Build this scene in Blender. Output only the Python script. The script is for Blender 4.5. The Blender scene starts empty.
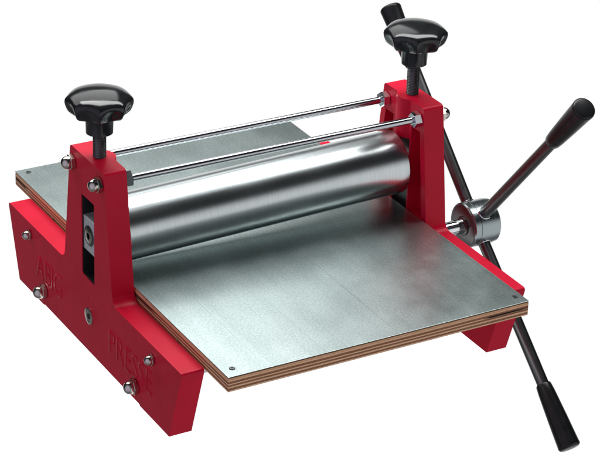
import bpy, bmesh, math, random
from mathutils import Matrix, Vector
random.seed(4)
PI = math.pi
scene = bpy.context.scene
COL = scene.collection

# ------------------------------------------------------------------ materials
def mat(name):
    m = bpy.data.materials.new(name); m.use_nodes = True
    nt = m.node_tree; b = nt.nodes['Principled BSDF']
    return m, nt, b
def N(nt, t, **kw):
    n = nt.nodes.new(t)
    for k, v in kw.items():
        if k in n.inputs: n.inputs[k].default_value = v
        else: setattr(n, k, v)
    return n
def tex_obj(nt, scale=(1, 1, 1)):
    tc = N(nt, 'ShaderNodeTexCoord'); mp = N(nt, 'ShaderNodeMapping')
    mp.inputs['Scale'].default_value = scale
    nt.links.new(tc.outputs['Object'], mp.inputs['Vector'])
    return mp.outputs['Vector']
def noise(nt, vec, scale, detail=3, rough=.5):
    n = N(nt, 'ShaderNodeTexNoise'); n.inputs['Scale'].default_value = scale
    n.inputs['Detail'].default_value = detail; n.inputs['Roughness'].default_value = rough
    nt.links.new(vec, n.inputs['Vector']); return n.outputs['Fac']
def ramp(nt, fac, stops, interp='LINEAR'):
    r = N(nt, 'ShaderNodeValToRGB'); r.color_ramp.interpolation = interp
    e = r.color_ramp.elements
    while len(e) < len(stops): e.new(.5)
    for i, (p, c) in enumerate(stops):
        e[i].position = p; e[i].color = (*c, 1) if len(c) == 3 else c
    nt.links.new(fac, r.inputs['Fac']); return r.outputs['Color']
def rng(nt, fac, a, b, lo=0, hi=1):
    r = N(nt, 'ShaderNodeMapRange'); r.inputs[1].default_value = lo; r.inputs[2].default_value = hi
    r.inputs[3].default_value = a; r.inputs[4].default_value = b
    nt.links.new(fac, r.inputs[0]); return r.outputs[0]
def bump(nt, b, h, strength, dist):
    n = N(nt, 'ShaderNodeBump'); n.inputs['Strength'].default_value = strength
    n.inputs['Distance'].default_value = dist
    nt.links.new(h, n.inputs['Height']); nt.links.new(n.outputs['Normal'], b.inputs['Normal'])

def make_red():
    m, nt, b = mat('red_enamel')
    v = tex_obj(nt)
    c = ramp(nt, noise(nt, v, 26, 4), [(.3, (.57, .0032, .027)), (.7, (.63, .0040, .033))])
    nt.links.new(c, b.inputs['Base Color'])
    nt.links.new(rng(nt, noise(nt, v, 60, 3), .34, .46), b.inputs['Roughness'])
    b.inputs['Specular IOR Level'].default_value = .16
    bump(nt, b, noise(nt, v, 700, 2), .10, .0006)
    return m
def make_metal(name, col, rough, aniso=None, dark=None, rv=.06, sc=(1, 1, 1), freq=300):
    m, nt, b = mat(name)
    v = tex_obj(nt, sc)
    f = noise(nt, v, freq, 3)
    d = tuple(x * .82 for x in col)
    nt.links.new(ramp(nt, f, [(.3, d), (.7, col)]), b.inputs['Base Color'])
    b.inputs['Metallic'].default_value = 1
    nt.links.new(rng(nt, f, rough - rv / 2, rough + rv, .3, .7), b.inputs['Roughness'])
    return m
def make_roller():
    m, nt, b = mat('ground_steel_roller')
    v = tex_obj(nt, (900, 6, 6))           # fine turning marks round the axis
    f = noise(nt, v, 1, 2)
    nt.links.new(ramp(nt, f, [(.2, (.50, .545, .55)), (.8, (.59, .63, .635))]), b.inputs['Base Color'])
    b.inputs['Metallic'].default_value = 1
    v2 = tex_obj(nt, (12, 60, 60))
    nt.links.new(rng(nt, noise(nt, v2, 1, 4), .22, .27, .3, .7), b.inputs['Roughness'])
    bump(nt, b, f, .03, .0001)
    return m
def make_sheet():
    m, nt, b = mat('galvanised_sheet')
    v = tex_obj(nt)
    # fine spangle grain, wide cloudy patches, faint rubbing along the feed
    f1 = noise(nt, v, 520, 5, .75)
    f2 = noise(nt, v, 11, 5, .6)
    f3 = noise(nt, tex_obj(nt, (60, 3, 1)), 1, 5, .65)
    mx = N(nt, 'ShaderNodeMath', operation='MULTIPLY'); nt.links.new(f1, mx.inputs[0]); mx.inputs[1].default_value = .72
    ad = N(nt, 'ShaderNodeMath', operation='MULTIPLY_ADD'); nt.links.new(f2, ad.inputs[0]); ad.inputs[1].default_value = .12; nt.links.new(mx.outputs[0], ad.inputs[2])
    ad2 = N(nt, 'ShaderNodeMath', operation='MULTIPLY_ADD'); nt.links.new(f3, ad2.inputs[0]); ad2.inputs[1].default_value = .16; nt.links.new(ad.outputs[0], ad2.inputs[2])
    c = ramp(nt, ad2.outputs[0], [(.36, (.34, .42, .41)), (.50, (.48, .57, .56)), (.64, (.64, .73, .72))])
    # hair scratches along the feed
    sc_ = noise(nt, tex_obj(nt, (420, 2.2, 1)), 1, 2, .4)
    ms = N(nt, 'ShaderNodeMix', data_type='RGBA', blend_type='MULTIPLY'); ms.inputs[0].default_value = 1
    nt.links.new(c, ms.inputs[6]); nt.links.new(ramp(nt, sc_, [(.24, (.80, .82, .82)), (.33, (1, 1, 1)), (.70, (1, 1, 1)), (.78, (1.12, 1.12, 1.12))]), ms.inputs[7])
    nt.links.new(ms.outputs[2], b.inputs['Base Color'])
    b.inputs['Metallic'].default_value = 1
    nt.links.new(rng(nt, f2, .28, .33, .35, .65), b.inputs['Roughness'])
    bump(nt, b, f1, .30, .0003)
    return m
def make_ply():
    m, nt, b = mat('plywood_edge')
    tc = N(nt, 'ShaderNodeTexCoord'); sp = N(nt, 'ShaderNodeSeparateXYZ')
    nt.links.new(tc.outputs['Object'], sp.inputs[0])
    w = noise(nt, tex_obj(nt, (9, 9, 60)), 1, 4)
    wob = N(nt, 'ShaderNodeMath', operation='MULTIPLY_ADD'); nt.links.new(w, wob.inputs[0]); wob.inputs[1].default_value = .0016
    nt.links.new(sp.outputs['Z'], wob.inputs[2])
    z = rng(nt, wob.outputs[0], 0, 1, -.0148 + .0008, .0 + .0008)
    tan = (.84, .47, .25); lt = (.92, .64, .40); br = (.34, .15, .075); dk = (.05, .02, .012)
    st = [(0, tan), (.115, lt), (.125, dk), (.14, br), (.245, br), (.255, dk), (.27, lt), (.385, tan), (.395, dk), (.41, br), (.485, br), (.50, dk),
          (.515, lt), (.60, tan), (.61, dk), (.625, br), (.735, br), (.745, dk), (.76, tan), (.875, lt), (.885, dk), (.90, tan), (1, tan)]
    c = ramp(nt, z, st)
    # short dark gaps where a core strip is missing
    vo = noise(nt, tex_obj(nt, (7, 7, 40)), 1, 2); vr = rng(nt, vo, 0, 1, .53, .56)
    band = ramp(nt, z, [(.50, (0, 0, 0)), (.54, (1, 1, 1)), (.63, (1, 1, 1)), (.67, (0, 0, 0))])
    vm = N(nt, 'ShaderNodeMath', operation='MULTIPLY'); nt.links.new(vr, vm.inputs[0]); nt.links.new(band, vm.inputs[1])
    mv = N(nt, 'ShaderNodeMix', data_type='RGBA'); nt.links.new(vm.outputs[0], mv.inputs[0]); nt.links.new(c, mv.inputs[6]); mv.inputs[7].default_value = (.008, .006, .005, 1)
    c = mv.outputs[2]
    g = noise(nt, tex_obj(nt, (120, 120, 900)), 1, 4, .7)
    mix = N(nt, 'ShaderNodeMix', data_type='RGBA', blend_type='MULTIPLY'); mix.inputs[0].default_value = .8
    nt.links.new(c, mix.inputs[6]); nt.links.new(ramp(nt, g, [(.3, (.62, .56, .50)), (.5, (1, 1, 1))]), mix.inputs[7])
    nt.links.new(mix.outputs[2], b.inputs['Base Color'])
    b.inputs['Roughness'].default_value = .62
    b.inputs['Specular IOR Level'].default_value = .15
    bump(nt, b, g, .5, .0005)
    return m
def make_black(name, rough, col=(.009, .010, .011)):
    m, nt, b = mat(name)
    v = tex_obj(nt)
    nt.links.new(ramp(nt, noise(nt, v, 90, 3), [(.3, col), (.7, tuple(x * 1.5 for x in col))]), b.inputs['Base Color'])
    nt.links.new(rng(nt, noise(nt, v, 45, 3), rough, rough + .08, .3, .7), b.inputs['Roughness'])
    return m

RED = make_red()
ROLL = make_roller()
SHEET = make_sheet()
PLY = make_ply()
CHROME = make_metal('bright_zinc_steel', (.80, .82, .83), .10, freq=30, rv=.03)
RODST = make_metal('drawn_steel_rod', (.52, .53, .56), .16, freq=30, rv=.03)
NICKEL = make_metal('nickel_acorn_nut', (.60, .57, .50), .16)
GREY = make_metal('milled_steel', (.78, .84, .82), .36, sc=(4, 4, .4), freq=160)
GREY.node_tree.nodes['Principled BSDF'].inputs['Metallic'].default_value = .55
TURNED = make_metal('turned_steel_hub', (.36, .41, .42), .22, sc=(10, 1, 1), freq=180, rv=.1)
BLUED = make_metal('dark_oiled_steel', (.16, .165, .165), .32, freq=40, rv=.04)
BLACK = make_black('black_bakelite', .10)
BLACK.node_tree.nodes['Principled BSDF'].inputs['Specular IOR Level'].default_value = .42
BLACKG = make_black('black_plastic_grip', .30, (.006, .0065, .007))
BLACKG.node_tree.nodes['Principled BSDF'].inputs['Specular IOR Level'].default_value = .3
DARK = make_black('dark_gap', .7)
DARKST = make_black('slot_liner_black', .35, (.012, .013, .013))

# ------------------------------------------------------------------ mesh helpers
def link(name, bm, material, parent=None, smooth=True, angle=35):
    me = bpy.data.meshes.new(name)
    bmesh.ops.recalc_face_normals(bm, faces=bm.faces)
    bm.to_mesh(me); bm.free()
    o = bpy.data.objects.new(name, me); COL.objects.link(o)
    if material: me.materials.append(material)
    o.parent = parent
    if smooth:
        for p in me.polygons: p.use_smooth = True
        me.set_sharp_from_angle(angle=math.radians(angle))
    return o
def box(bm, x0, x1, y0, y1, z0, z1):
    v = [bm.verts.new(p) for p in ((x0,y0,z0),(x1,y0,z0),(x1,y1,z0),(x0,y1,z0),(x0,y0,z1),(x1,y0,z1),(x1,y1,z1),(x0,y1,z1))]
    for f in ((0,3,2,1),(4,5,6,7),(0,1,5,4),(1,2,6,5),(2,3,7,6),(3,0,4,7)): bm.faces.new([v[i] for i in f])
def prism_x(bm, pts, x0, x1):
    """extrude a (y,z) outline along x"""
    a = [bm.verts.new((x0, y, z)) for y, z in pts]; b = [bm.verts.new((x1, y, z)) for y, z in pts]
    n = len(pts)
    bm.faces.new(a); bm.faces.new(b[::-1])
    for i in range(n): bm.faces.new((a[i], b[i], b[(i+1) % n], a[(i+1) % n]))
def lathe(bm, prof, p0, d, seg=48, rfun=None):
    """profile of (s, r) along direction d from p0"""
    d = Vector(d).normalized(); p0 = Vector(p0)
    u = d.orthogonal().normalized(); w = d.cross(u)
    rings = []
    for s, r in prof:
        if r < 1e-7: rings.append([bm.verts.new(p0 + d*s)]); continue
        rings.append([bm.verts.new(p0 + d*s + (u*math.cos(2*PI*k/seg) + w*math.sin(2*PI*k/seg)) * r) for k in range(seg)])
    for a, b in zip(rings, rings[1:]):
        for k in range(seg):
            k2 = (k+1) % seg
            if len(a) == 1 and len(b) == 1: continue
            if len(a) == 1: bm.faces.new((a[0], b[k], b[k2]))
            elif len(b) == 1: bm.faces.new((a[k], b[0], a[k2]))
            else: bm.faces.new((a[k], b[k], b[k2], a[k2]))
    if len(rings[0]) > 1: bm.faces.new(rings[0][::-1])
    if len(rings[-1]) > 1: bm.faces.new(rings[-1])
def hexprism(bm, p0, d, r, h, rot=0.0, ch=.0009):
    """hexagonal nut with its corners rounded off at both ends"""
    d = Vector(d).normalized(); p0 = Vector(p0)
    u = Vector((0, 0, 1)) if abs(d.z) < .9 else Vector((1, 0, 0))
    w = d.cross(u)
    def ring(s, rr):
        return [bm.verts.new(p0 + d*s + (u*math.cos(rot + PI/3*k) + w*math.sin(rot + PI/3*k)) * rr) for k in range(6)]
    R = [ring(0, r - ch*1.3), ring(ch*.7, r), ring(h - ch*.7, r), ring(h, r - ch*1.3)]
    for a, b in zip(R, R[1:]):
        for k in range(6): bm.faces.new((a[k], b[k], b[(k+1) % 6], a[(k+1) % 6]))
    bm.faces.new(R[0][::-1]); bm.faces.new(R[-1])
def boolean(o, cutters, op='DIFFERENCE'):
    for c in cutters:
        md = o.modifiers.new('cut', 'BOOLEAN'); md.object = c; md.operation = op; md.solver = 'EXACT'
def bake(o, bevel=0, seg=3, angle=35):
    if bevel:
        md = o.modifiers.new('bev', 'BEVEL'); md.width = bevel; md.segments = seg
        md.limit_method = 'ANGLE'; md.angle_limit = math.radians(30); md.harden_normals = False
        md.use_clamp_overlap = True
    for p in o.data.polygons: p.use_smooth = True
    for m_ in o.modifiers:
        if m_.type == 'BOOLEAN':
            for p in m_.object.data.polygons: p.use_smooth = True
    if bevel and angle > 0:
        wn = o.modifiers.new('wn', 'WEIGHTED_NORMAL'); wn.mode = 'FACE_AREA'; wn.weight = 100; wn.keep_sharp = False
    for a_ in ([x for x in o.data.attributes if x.name == 'sharp_edge']): o.data.attributes.remove(a_)
    bpy.context.view_layer.update()
    dg = bpy.context.evaluated_depsgraph_get()
    me = bpy.data.meshes.new_from_object(o.evaluated_get(dg))
    o.modifiers.clear(); old = o.data; o.data = me
    me.name = old.name; bpy.data.meshes.remove(old); me.name = o.name
def drop(objs):
    for c in objs:
        m = c.data; bpy.data.objects.remove(c); bpy.data.meshes.remove(m)

# ------------------------------------------------------------------ measures (metres)
W = .400; T = .0249
ZB = .0840; ZT = .2231
YR, YRB, YF, YFB = .2078, .1812, -.2135, -.1873
T0, T1, B0, B1 = .0402, -.0399, .0584, -.0591
XL, XR, Y0, Y1, ZP = .0272, .3728, .2518, -.2568, .0968
CY, CZ = -.0022, .0475            # drive shaft axis
RODS = ((.0330, .2063), (-.0320, .2085))
TIES = ((.1493, .0700), (.1117, .0186), (-.1501, .0685), (-.1130, .0186))

press = bpy.data.objects.new('etching_press', None); COL.objects.link(press)
press.location = (0, 0, 0); press.empty_display_size = .1
press['label'] = 'red tabletop etching press with steel roller, galvanised bed, black star knobs and spoked lever wheel'
press['category'] = 'etching press'

# ------------------------------------------------------------------ side frames
outline = [(YR, ZB), (YRB, 0), (.1150, 0), (.1135, .0015), (-.1205, .0015), (-.1220, 0), (YFB, 0), (YF, ZB),
           (B1, ZB), (T1, ZT), (T0, ZT), (B0, ZB)]
def rounded(pts, radii, n=6):
    out = []
    for i, p in enumerate(pts):
        rr = radii.get(i, 0)
        if not rr: out.append(p); continue
        P = Vector(p); A = Vector(pts[i-1]); B = Vector(pts[(i+1) % len(pts)])
        u = (A-P).normalized(); v = (B-P).normalized(); half = math.acos(max(-1, min(1, u.dot(v)))) / 2
        d = rr / math.tan(half); c = P + (u+v).normalized() * (rr / math.sin(half)); s0 = P + u*d; s1 = P + v*d
        a0 = s0 - c; a1 = s1 - c; tot = a0.angle_signed(a1)
        for k in range(n+1):
            q_ = a0.copy(); q_.rotate(Matrix.Rotation(-tot*k/n, 2)); out.append(tuple(c + q_))
    return out
outline = rounded(outline, {0: .003, 7: .003, 8: .011, 11: .011, 9: .0045, 10: .0045})
slot = [(.0140, .1785), (-.0160, .1785), (-.0160, .0855), (.0115, .0870), (.0140, .0890)]
def make_frame(side):
    """side 0: left frame, outer face at x=0; side 1: right frame, its mirror image"""
    mx = (lambda x: x) if side == 0 else (lambda x: W - x)
    bm = bmesh.new(); prism_x(bm, outline, mx(0), mx(T))
    fr = link('side_frame', bm, RED, press)
    cut = []
    bm = bmesh.new(); prism_x(bm, slot, mx(-.01), mx(.05)); cut.append(link('c', bm, None))
    # shallow pockets milled into the inner face beside the screw boss
    for s in (1, -1):
        bm = bmesh.new()
        prism_x(bm, [(s*.0185, .194), (s*.0350, .194), (s*.0480, .094), (s*.0185, .094)], mx(T - .013), mx(T + .01))
        cut.append(link('c', bm, None))
    # two long pockets under the bed, the ledge above stays full width
    for s in (1, -1):
        bm = bmesh.new()
        prism_x(bm, [(s*.045, .066), (s*.172, .066), (s*.160, .014), (s*.045, .014)], mx(T - .009), mx(T + .01))
        if side == 1 or True: cut.append(link('c', bm, None))
    if side == 0:
        bm = bmesh.new(); lathe(bm, [(0, .0009), (.01, .0009)], (-.004, -.0008, .0653), (1, 0, 0), 16); cut.append(link('c', bm, None))
    boolean(fr, cut)
    # round boss that carries the pressure screw
    bm = bmesh.new(); lathe(bm, [(0, .0172), (.0455, .0172)], (mx(.0139), 0, ZT - .0458), (0, 0, 1), 48)
    for v in bm.verts:
        if (side == 0 and v.co.x < .004) or (side == 1 and v.co.x > W - .004): v.co.x = mx(.004)
    bs = link('c', bm, None); boolean(fr, [bs], 'UNION')
    bake(fr, .0024, 4)
    drop(cut + [bs])
    if not fr.data.materials: fr.data.materials.append(RED)
    for p in fr.data.polygons: p.material_index = 0
    return fr
frames = [make_frame(0), make_frame(1)]
def liner(side):  # added dark lining and back plate, so the slot opening looks black
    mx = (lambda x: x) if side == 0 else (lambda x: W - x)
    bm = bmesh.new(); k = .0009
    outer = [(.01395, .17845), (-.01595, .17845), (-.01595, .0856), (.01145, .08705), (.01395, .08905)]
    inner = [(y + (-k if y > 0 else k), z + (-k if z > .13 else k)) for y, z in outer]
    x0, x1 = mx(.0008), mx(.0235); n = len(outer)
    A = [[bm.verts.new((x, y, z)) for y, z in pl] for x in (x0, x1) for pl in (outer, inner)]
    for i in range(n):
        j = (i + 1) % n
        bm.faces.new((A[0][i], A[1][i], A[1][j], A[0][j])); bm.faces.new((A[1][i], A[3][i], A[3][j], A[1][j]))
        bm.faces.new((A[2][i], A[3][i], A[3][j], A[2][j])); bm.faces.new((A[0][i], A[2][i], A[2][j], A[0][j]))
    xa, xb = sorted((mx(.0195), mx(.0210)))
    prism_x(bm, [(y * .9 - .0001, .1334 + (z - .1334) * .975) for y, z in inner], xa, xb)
    return link('slot_dark_liner', bm, DARKST, frames[side])
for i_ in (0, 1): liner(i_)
frames[0]['label'] = 'red side frame with raised letters and cap nuts'

# raised lettering on the outer face of the near frame
def lettering(word, y_start, z0, height, pitch, parent):
    cu = bpy.data.curves.new('lettering', 'FONT'); cu.body = word
    cu.size = 1; cu.extrude = 0; cu.offset = -.016; cu.resolution_u = 6
    tmp = bpy.data.objects.new('lettering', cu); COL.objects.link(tmp)
    bpy.context.view_layer.update()
    me = bpy.data.meshes.new_from_object(tmp.evaluated_get(bpy.context.evaluated_depsgraph_get()))
    bpy.data.objects.remove(tmp); bpy.data.curves.remove(cu)
    xs = [v.co.x for v in me.vertices]; ys = [v.co.y for v in me.vertices]
    x0, x1, y0, y1 = min(xs), max(xs), min(ys), max(ys)
    bm = bmesh.new(); bm.from_mesh(me); bpy.data.meshes.remove(me)
    bmesh.ops.remove_doubles(bm, verts=bm.verts, dist=1e-5)
    r = bmesh.ops.extrude_face_region(bm, geom=list(bm.faces))
    top = [v for v in r['geom'] if isinstance(v, bmesh.types.BMVert)]
    topset = set(top)
    for v in bm.verts:
        px = (v.co.x - x0) / (x1 - x0) * pitch; py = (v.co.y - y0) / (y1 - y0) * height
        v.co = Vector((-.00042 if v in topset else .0006, y_start - px, z0 + py))
    return link('lettering', bm, RED, parent, smooth=False)
lettering('ABIG', .1330, .0285, .0275, .0650, frames[0])
lettering('PRESSE', -.0500, .0255, .0275, .0985, frames[0])

# ------------------------------------------------------------------ nuts, ties and rods
def acorn(x, y, z, sx, r, parent, hexh=.0045, washer=False, rot=0.2, material=None):
    bm = bmesh.new(); d = (sx, 0, 0)
    s = 0
    if washer: lathe(bm, [(0, r*1.28), (.0009, r*1.30), (.0012, r*1.25)], (x, y, z), d, 32); s = .0010
    hexprism(bm, (x + sx*s, y, z), d, r*1.12, hexh, rot)
    s += hexh - .0004
    prof = [(0, r*.90), (r*.25, r*.90)] + [(r*.25 + r*.88*math.sin(a), r*.90*math.cos(a)) for a in [PI/2*k/10 for k in range(1, 10)]] + [(r*1.13, 0)]
    lathe(bm, prof, (x + sx*s, y, z), d, 32)
    return link('cap_nut', bm, material or NICKEL, parent, angle=40)
def hexnut(x, y, z, sx, r, h, parent, rot=0, n='hex_nut'):
    bm = bmesh.new()
    hexprism(bm, (x + sx*.0001, y, z), (sx, 0, 0), r, h, rot)
    return link(n, bm, CHROME, parent, angle=30)
for i, (y, z) in enumerate(RODS):
    bm = bmesh.new(); lathe(bm, [(0, .0030), (.0006, .0038), (W + .0034, .0038), (W + .004, .003)], (-.002, y, z), (1, 0, 0), 32)
    rod = link('tie_rod', bm, RODST, press)
    acorn(-.0001, y, z, -1, .0076, rod, .0052, False, .25 + i*.3)
    acorn(W + .0001, y, z, 1, .0076, rod, .0052, False, .1)
    hexnut(T + .0001, y, z, 1, .0088, .0085, rod, .35 - i*.3)
    hexnut(W - T - .0001, y, z, -1, .0088, .0085, rod, .15 + i*.25)
for i, (y, z) in enumerate(TIES):
    big = i in (1, 3)
    bm = bmesh.new(); lathe(bm, [(0, .004), (W - .002, .004)], (.001, y, z), (1, 0, 0), 24)
    rod = link('cross_tie', bm, GREY, press)
    for x, s in ((-.0001, -1), (W + .0001, 1)):
        acorn(x, y, z, s, .0078 if big else .0056, rod, .0052 if big else .0030, False, .2*i)
    if not big:
        for x, s in ((T + .0001, 1), (W - T - .0001, -1)):
            bm = bmesh.new(); lathe(bm, [(0, .0028), (.0012, .0028), (.0019, .0018), (.0021, 0)], (x, y, ZB - .0012), (s, 0, 0), 20)
            link('guide_pin', bm, NICKEL, frames[0] if s == 1 else frames[1])

# ------------------------------------------------------------------ upper roller in its bearing blocks
pL = Vector((T - .004, -.001, .1377)); pR = Vector((W - T + .004, -.001, .1475))
ax = (pR - pL).normalized()
def at_x(x): return pL + (pR - pL) * ((x - pL.x) / (pR.x - pL.x))
a = at_x(.0310); b = at_x(.3665); L = (b - a).length; RR = .0353
bm = bmesh.new(); lathe(bm, [(0, RR - .0012), (.0006, RR - .0004), (.0016, RR), (L - .0016, RR), (L - .0006, RR - .0004), (L, RR - .0012)], (0, 0, 0), (1, 0, 0), 160)
up = link('upper_roller', bm, ROLL, press, angle=20)
up.matrix_world = Matrix.Translation(a) @ ax.to_track_quat('X', 'Z').to_matrix().to_4x4()
bm = bmesh.new(); lathe(bm, [(-.016, .010), (L + .016, .010)], (0, 0, 0), (1, 0, 0), 32)
link('roller_axle', bm, GREY, up)
def block(side):
    mx = (lambda x: x) if side == 0 else (lambda x: W - x)
    dz = 0 if side == 0 else .0085
    s = 1 if side == 0 else -1
    z0, z1 = .1172 + dz, .1553 + dz
    bm = bmesh.new(); xa, xb = sorted((mx(.0016), mx(T - .0005)))
    box(bm, xa, xb, -.0149, .0129, z0, z1)
    o = link('bearing_block', bm, GREY, press); bake(o, .0006, 2)
    cx = mx(.0016); cy, cz = -.001, (z0 + z1) / 2
    bm = bmesh.new()
    lathe(bm, [(0, .0110), (.0004, .0112), (.0008, .0105), (.00085, .0085), (.0004, .0082), (-.0002, .0078)], (cx, cy, cz), (-s, 0, 0), 40)
    w = link('axle_collar', bm, BLUED, o)
    bm = bmesh.new()
    lathe(bm, [(-.001, .0078), (.0010, .0078), (.0014, .0070), (.0014, .0036), (-.0006, .0034)], (cx, cy, cz), (-s, 0, 0), 40)
    link('socket_screw', bm, NICKEL, o)
    bm = bmesh.new(); hexprism(bm, (cx + s*.0008, cy, cz), (-s, 0, 0), .0038, .0008, 0, .0001); link('socket_recess', bm, DARK, o)
    return o
block(0); block(1)

# ------------------------------------------------------------------ pressure screws with black star knobs
def knob_mesh(bm, c, lobes=8, rot=0.0):
    # (height, radius, flute depth)
    prof = [(-.0290, .0, 0), (-.0290, .0125, 0), (-.0284, .0138, 0), (-.0082, .0145, 0), (-.0070, .0152, 0), (-.0066, .0215, .0002), (-.0074, .0262, .0016),
            (-.0070, .0292, .0036), (-.0050, .0314, .0052), (-.0015, .0330, .0060), (.0020, .0341, .0058), (.0052, .0346, .0044), (.0080, .0340, .0026),
            (.0102, .0320, .0012), (.0122, .0288, .0004), (.0140, .0240, 0), (.0156, .0180, 0), (.0166, .0110, 0), (.0171, .0045, 0), (.0172, 0, 0)]
    seg = lobes * 24; rings = []
    for s, r, d in prof:
        if r == 0: rings.append([bm.verts.new((c[0], c[1], c[2] + s))]); continue
        ring = []
        for k in range(seg):
            th = 2*PI*k/seg + rot
            f = (math.sin(lobes * (th - rot) / 2) ** 2) ** .62
            rr = r - d * f
            ring.append(bm.verts.new((c[0] + rr*math.cos(th), c[1] + rr*math.sin(th), c[2] + s)))
        rings.append(ring)
    for A, B in zip(rings, rings[1:]):
        for k in range(seg):
            k2 = (k+1) % seg
            if len(A) == 1: bm.faces.new((A[0], B[k2], B[k]))
            elif len(B) == 1: bm.faces.new((A[k], A[k2], B[0]))
            else: bm.faces.new((A[k], A[k2], B[k2], B[k]))
def thread(bm, x, y, z0, z1, r, pitch=.00175, depth=.0008, seg=28):
    """helical thread ridge built as one continuous lathe-like sleeve"""
    n = int((z1 - z0) / pitch * 8) + 1
    rings = []
    for i in range(n + 1):
        z = z0 + (z1 - z0) * i / n
        ring = []
        for k in range(seg):
            th = 2*PI*k/seg
            ph = ((z - z0) / pitch - k / seg) % 1.0
            rr = r - depth * abs(2*ph - 1)
            ring.append(bm.verts.new((x + rr*math.cos(th), y + rr*math.sin(th), z)))
        rings.append(ring)
    for A, B in zip(rings, rings[1:]):
        for k in range(seg): bm.faces.new((A[k], A[(k+1) % seg], B[(k+1) % seg], B[k]))
    bm.faces.new(rings[0][::-1]); bm.faces.new(rings[-1])
def screw(x, y, zk, rot):
    bm = bmesh.new()
    thread(bm, x, y, ZT - .050, zk - .0284, .0070)
    lathe(bm, [(0, .0058), (.014, .0058)], (x, y, zk - .029), (0, 0, 1), 28)
    sc = link('pressure_screw', bm, BLUED, press, angle=60)
    bm = bmesh.new(); knob_mesh(bm, (x, y, zk), 8, rot)
    link('star_knob', bm, BLACK, sc, angle=50)
    return sc
screw(.0142, -.0003, .2785, math.radians(-122 + 8))
screw(.3861, .0006, .2870, math.radians(-122 + 2))

# ------------------------------------------------------------------ bed: plywood board under a galvanised sheet
BT = .0148
bm = bmesh.new(); box(bm, XL, XR, Y1, Y0, -BT, 0)
bed = link('bed_board', bm, PLY, press)
bed.location = (0, 0, ZP - .0017); bake(bed, .0006, 2)
bm = bmesh.new(); box(bm, XL + .0010, XR - .0010, Y1 + .0010, Y0 - .0010, -.0001, .0009)
seam = link('glue_seam', bm, DARK, bed)
seam.location = (0, 0, 0)
bm = bmesh.new(); box(bm, XL - .0002, XR + .0002, Y1 - .0002, Y0 + .0002, .0009, .0017)
sheet = link('steel_sheet', bm, SHEET, bed); bake(sheet, .0004, 2)
for (x, y) in ((.0385, -.2431), (.3641, -.2434), (.0392, .2420), (.3620, .2420)):
    bm = bmesh.new()
    lathe(bm, [(-.001, .0030), (.0004, .0031), (.0007, .0027), (.0007, .0010), (-.0004, .0008)], (x, y, .0017), (0, 0, 1), 28)
    s = link('bed_screw', bm, BLUED, bed)

# ------------------------------------------------------------------ lower drive roller, shaft, hub and spokes
bm = bmesh.new(); rl = ZP - .0017 - BT - CZ - .0002
lathe(bm, [(0, rl - .001), (.001, rl), (W - 2*T - .009, rl), (W - 2*T - .008, rl - .001)], (T + .004, CY, CZ), (1, 0, 0), 64)
low = link('lower_roller', bm, ROLL, press)
bm = bmesh.new(); lathe(bm, [(0, .0052), (.0006, .0058), (.375, .0058), (.3751, .0084), (.460, .0084)], (.006, CY, CZ), (1, 0, 0), 40)
link('drive_shaft', bm, CHROME, low)
bm = bmesh.new()
lathe(bm, [(-.0003, .0092), (.0010, .0092), (.0012, .0088), (.0013, .0062), (.0009, .0058), (.0009, .0034)], (0, CY, CZ - .0035), (-1, 0, 0), 40)
cs = link('countersunk_screw', bm, NICKEL, frames[0])
bm = bmesh.new(); hexprism(bm, (-.0001, CY, CZ - .0035), (-1, 0, 0), .0037, .0012, 0, .0001); link('screw_socket', bm, DARK, frames[0])
# bearing collar where the shaft leaves the right frame
bm = bmesh.new(); lathe(bm, [(0, .0125), (.0030, .0125), (.0036, .0119)], (W + .0001, CY, CZ), (1, 0, 0), 40)
link('shaft_collar', bm, GREY, frames[1])

HX0, HX1, HR = .4635, .4985, .0262
bm = bmesh.new()
lathe(bm, [(0, .0086), (0, HR - .0011), (.0011, HR), (.0070, HR), (.0074, HR - .0009), (.0088, HR - .0009), (.0092, HR - .0002), (HX1 - HX0 - .0062, HR - .0002), (HX1 - HX0 - .0058, HR - .0010), (HX1 - HX0 - .0011, HR - .0010), (HX1 - HX0, HR - .0020), (HX1 - HX0, 0)], (HX0, CY, CZ), (1, 0, 0), 96)
hub = link('spoke_hub', bm, TURNED, press)
bm = bmesh.new(); lathe(bm, [(0, .0246), (.0006, .0246), (.0010, .0240), (.0010, .0112), (.0024, .0112), (.0028, .0106)], (HX0, CY, CZ), (-1, 0, 0), 40)  # collar widened by an added dark plate to blacken the hub face
link('hub_collar_dark_plate', bm, BLUED, hub)
def spoke(ang, xc, rot=0):
    a = math.radians(ang); d = Vector((0, -math.cos(a), math.sin(a)))   # angle measured from the viewer's side upward
    c = Vector((xc, CY, CZ))
    bm = bmesh.new()
    lathe(bm, [(.006, .0068), (.215, .0068), (.2155, .0062)], c, d, 32)
    o = link('spoke', bm, BLUED, press)
    bm = bmesh.new()
    g0, g1 = .2005, .2775
    prof = [(g0, .0070), (g0 + .0002, .0080), (g0 + .0016, .0088), (g0 + .010, .0096), (g0 + .040, .0112), (g1 - .004, .0126), (g1 - .0028, .0128),
            (g1 - .0012, .0124), (g1, .0112), (g1 + .0004, .0098), (g1 + .0004, 0)]
    lathe(bm, prof, c, d, 48)
    link('grip', bm, BLACKG, o, angle=45)
    # bright ring where the bar enters the hub
    bm = bmesh.new(); lathe(bm, [(HR - .0030, .0074), (HR - .0002, .0078), (HR + .0003, .0072)], c, d, 32)
    link('hub_socket', bm, CHROME, o)
for a_ in (137.0, 50.0, -41.0, -131.0): spoke(a_, .4800)

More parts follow.
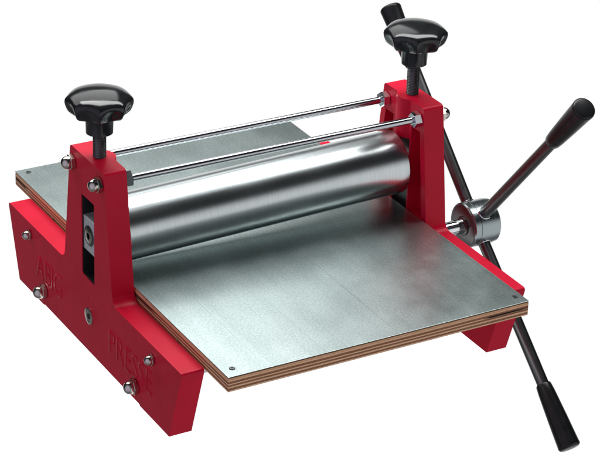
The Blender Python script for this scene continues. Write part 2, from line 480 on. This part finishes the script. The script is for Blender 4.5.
# ------------------------------------------------------------------ setting: two added bearers, glowing to merge with the white background
m, nt, b = mat('white_bearer_glow')
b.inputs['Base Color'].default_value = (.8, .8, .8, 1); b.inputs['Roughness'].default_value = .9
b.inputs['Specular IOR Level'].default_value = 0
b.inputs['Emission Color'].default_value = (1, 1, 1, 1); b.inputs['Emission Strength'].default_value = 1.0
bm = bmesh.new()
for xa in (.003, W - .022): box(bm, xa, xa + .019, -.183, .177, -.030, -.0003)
tb = link('glow_bearers', bm, m, None, smooth=False)
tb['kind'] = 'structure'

# ------------------------------------------------------------------ world: white sweep below and behind, dim studio above
w = bpy.data.worlds.new('World'); scene.world = w; w.use_nodes = True
nt = w.node_tree; bg = nt.nodes['Background']
tc = N(nt, 'ShaderNodeTexCoord')
def lobe(direction, c0, c1):
    """1 inside a cone round the direction, 0 outside, smooth between the two cosines"""
    d = N(nt, 'ShaderNodeVectorMath', operation='DOT_PRODUCT'); nt.links.new(tc.outputs['Generated'], d.inputs[0])
    d.inputs[1].default_value = Vector(direction).normalized()
    r = N(nt, 'ShaderNodeMapRange', interpolation_type='SMOOTHSTEP'); nt.links.new(d.outputs['Value'], r.inputs[0])
    r.inputs[1].default_value = c1; r.inputs[2].default_value = c0
    return r.outputs[0]
def mixc(f, a, b):
    m = N(nt, 'ShaderNodeMix', data_type='RGBA'); nt.links.new(f, m.inputs[0])
    if isinstance(a, tuple): m.inputs[6].default_value = (*a, 1)
    else: nt.links.new(a, m.inputs[6])
    m.inputs[7].default_value = (*b, 1); return m.outputs[2]
c = mixc(lobe((0, 0, -1), .6, .1), (.014, .016, .017), (.20, .20, .21))    # dim studio, paler floor
c = mixc(lobe((.42, -.85, -.32), .93, .68), c, (.90, .90, .92))                # unseen pale glow added on the near side for roller and fronts
c = mixc(lobe((-.88, -.45, .12), .88, .45), c, (.54, .50, .64))                 # unseen cool fill added from the left
c = mixc(lobe((.48, .80, -.42), .88, .76), c, (1, 1, 1))                    # bright white sweep behind the press
nt.links.new(c, bg.inputs['Color']); bg.inputs['Strength'].default_value = 1.0

def softbox(name, loc, target, sx, sy, power, col=(1, 1, 1)):
    l = bpy.data.lights.new(name, 'AREA'); l.shape = 'RECTANGLE'; l.size = sx; l.size_y = sy
    l.energy = power; l.color = col
    o = bpy.data.objects.new(name, l); COL.objects.link(o)
    o.location = loc
    o.rotation_euler = (Vector(target) - Vector(loc)).to_track_quat('-Z', 'Y').to_euler()
    return o
softbox('softbox_overhead', (.55, .30, 1.35), (.50, .20, 0), 1.7, .46, 27)
softbox('softbox_back', (.10, 1.07, 1.25), (.12, .05, .1), 1.75, .90, 11.5)

# ------------------------------------------------------------------ camera
q = dict(c=(-.86910, -1.90417, 1.19718), rx=-.466250, ry=-.035702, rz=-.531845, f=2289.66)
M = Matrix.Rotation(q['rz'], 3, 'Z') @ Matrix.Rotation(q['rx'], 3, 'X') @ Matrix.Rotation(q['ry'], 3, 'Y')
right = M @ Vector((1, 0, 0)); fwd = M @ Vector((0, 1, 0)); upv = M @ Vector((0, 0, 1))
cam = bpy.data.cameras.new('camera'); co = bpy.data.objects.new('camera', cam); COL.objects.link(co)
rot = Matrix((right, upv, -fwd)).transposed().to_4x4()
co.matrix_world = Matrix.Translation(Vector(q['c'])) @ rot
cam.sensor_width = 36; cam.lens = q['f'] * 36 / 600; cam.clip_start = .05; cam.clip_end = 100
scene.camera = co
vs = scene.view_settings; vs.view_transform = 'Standard'; vs.look = 'None'; vs.gamma = 1; vs.exposure = 0
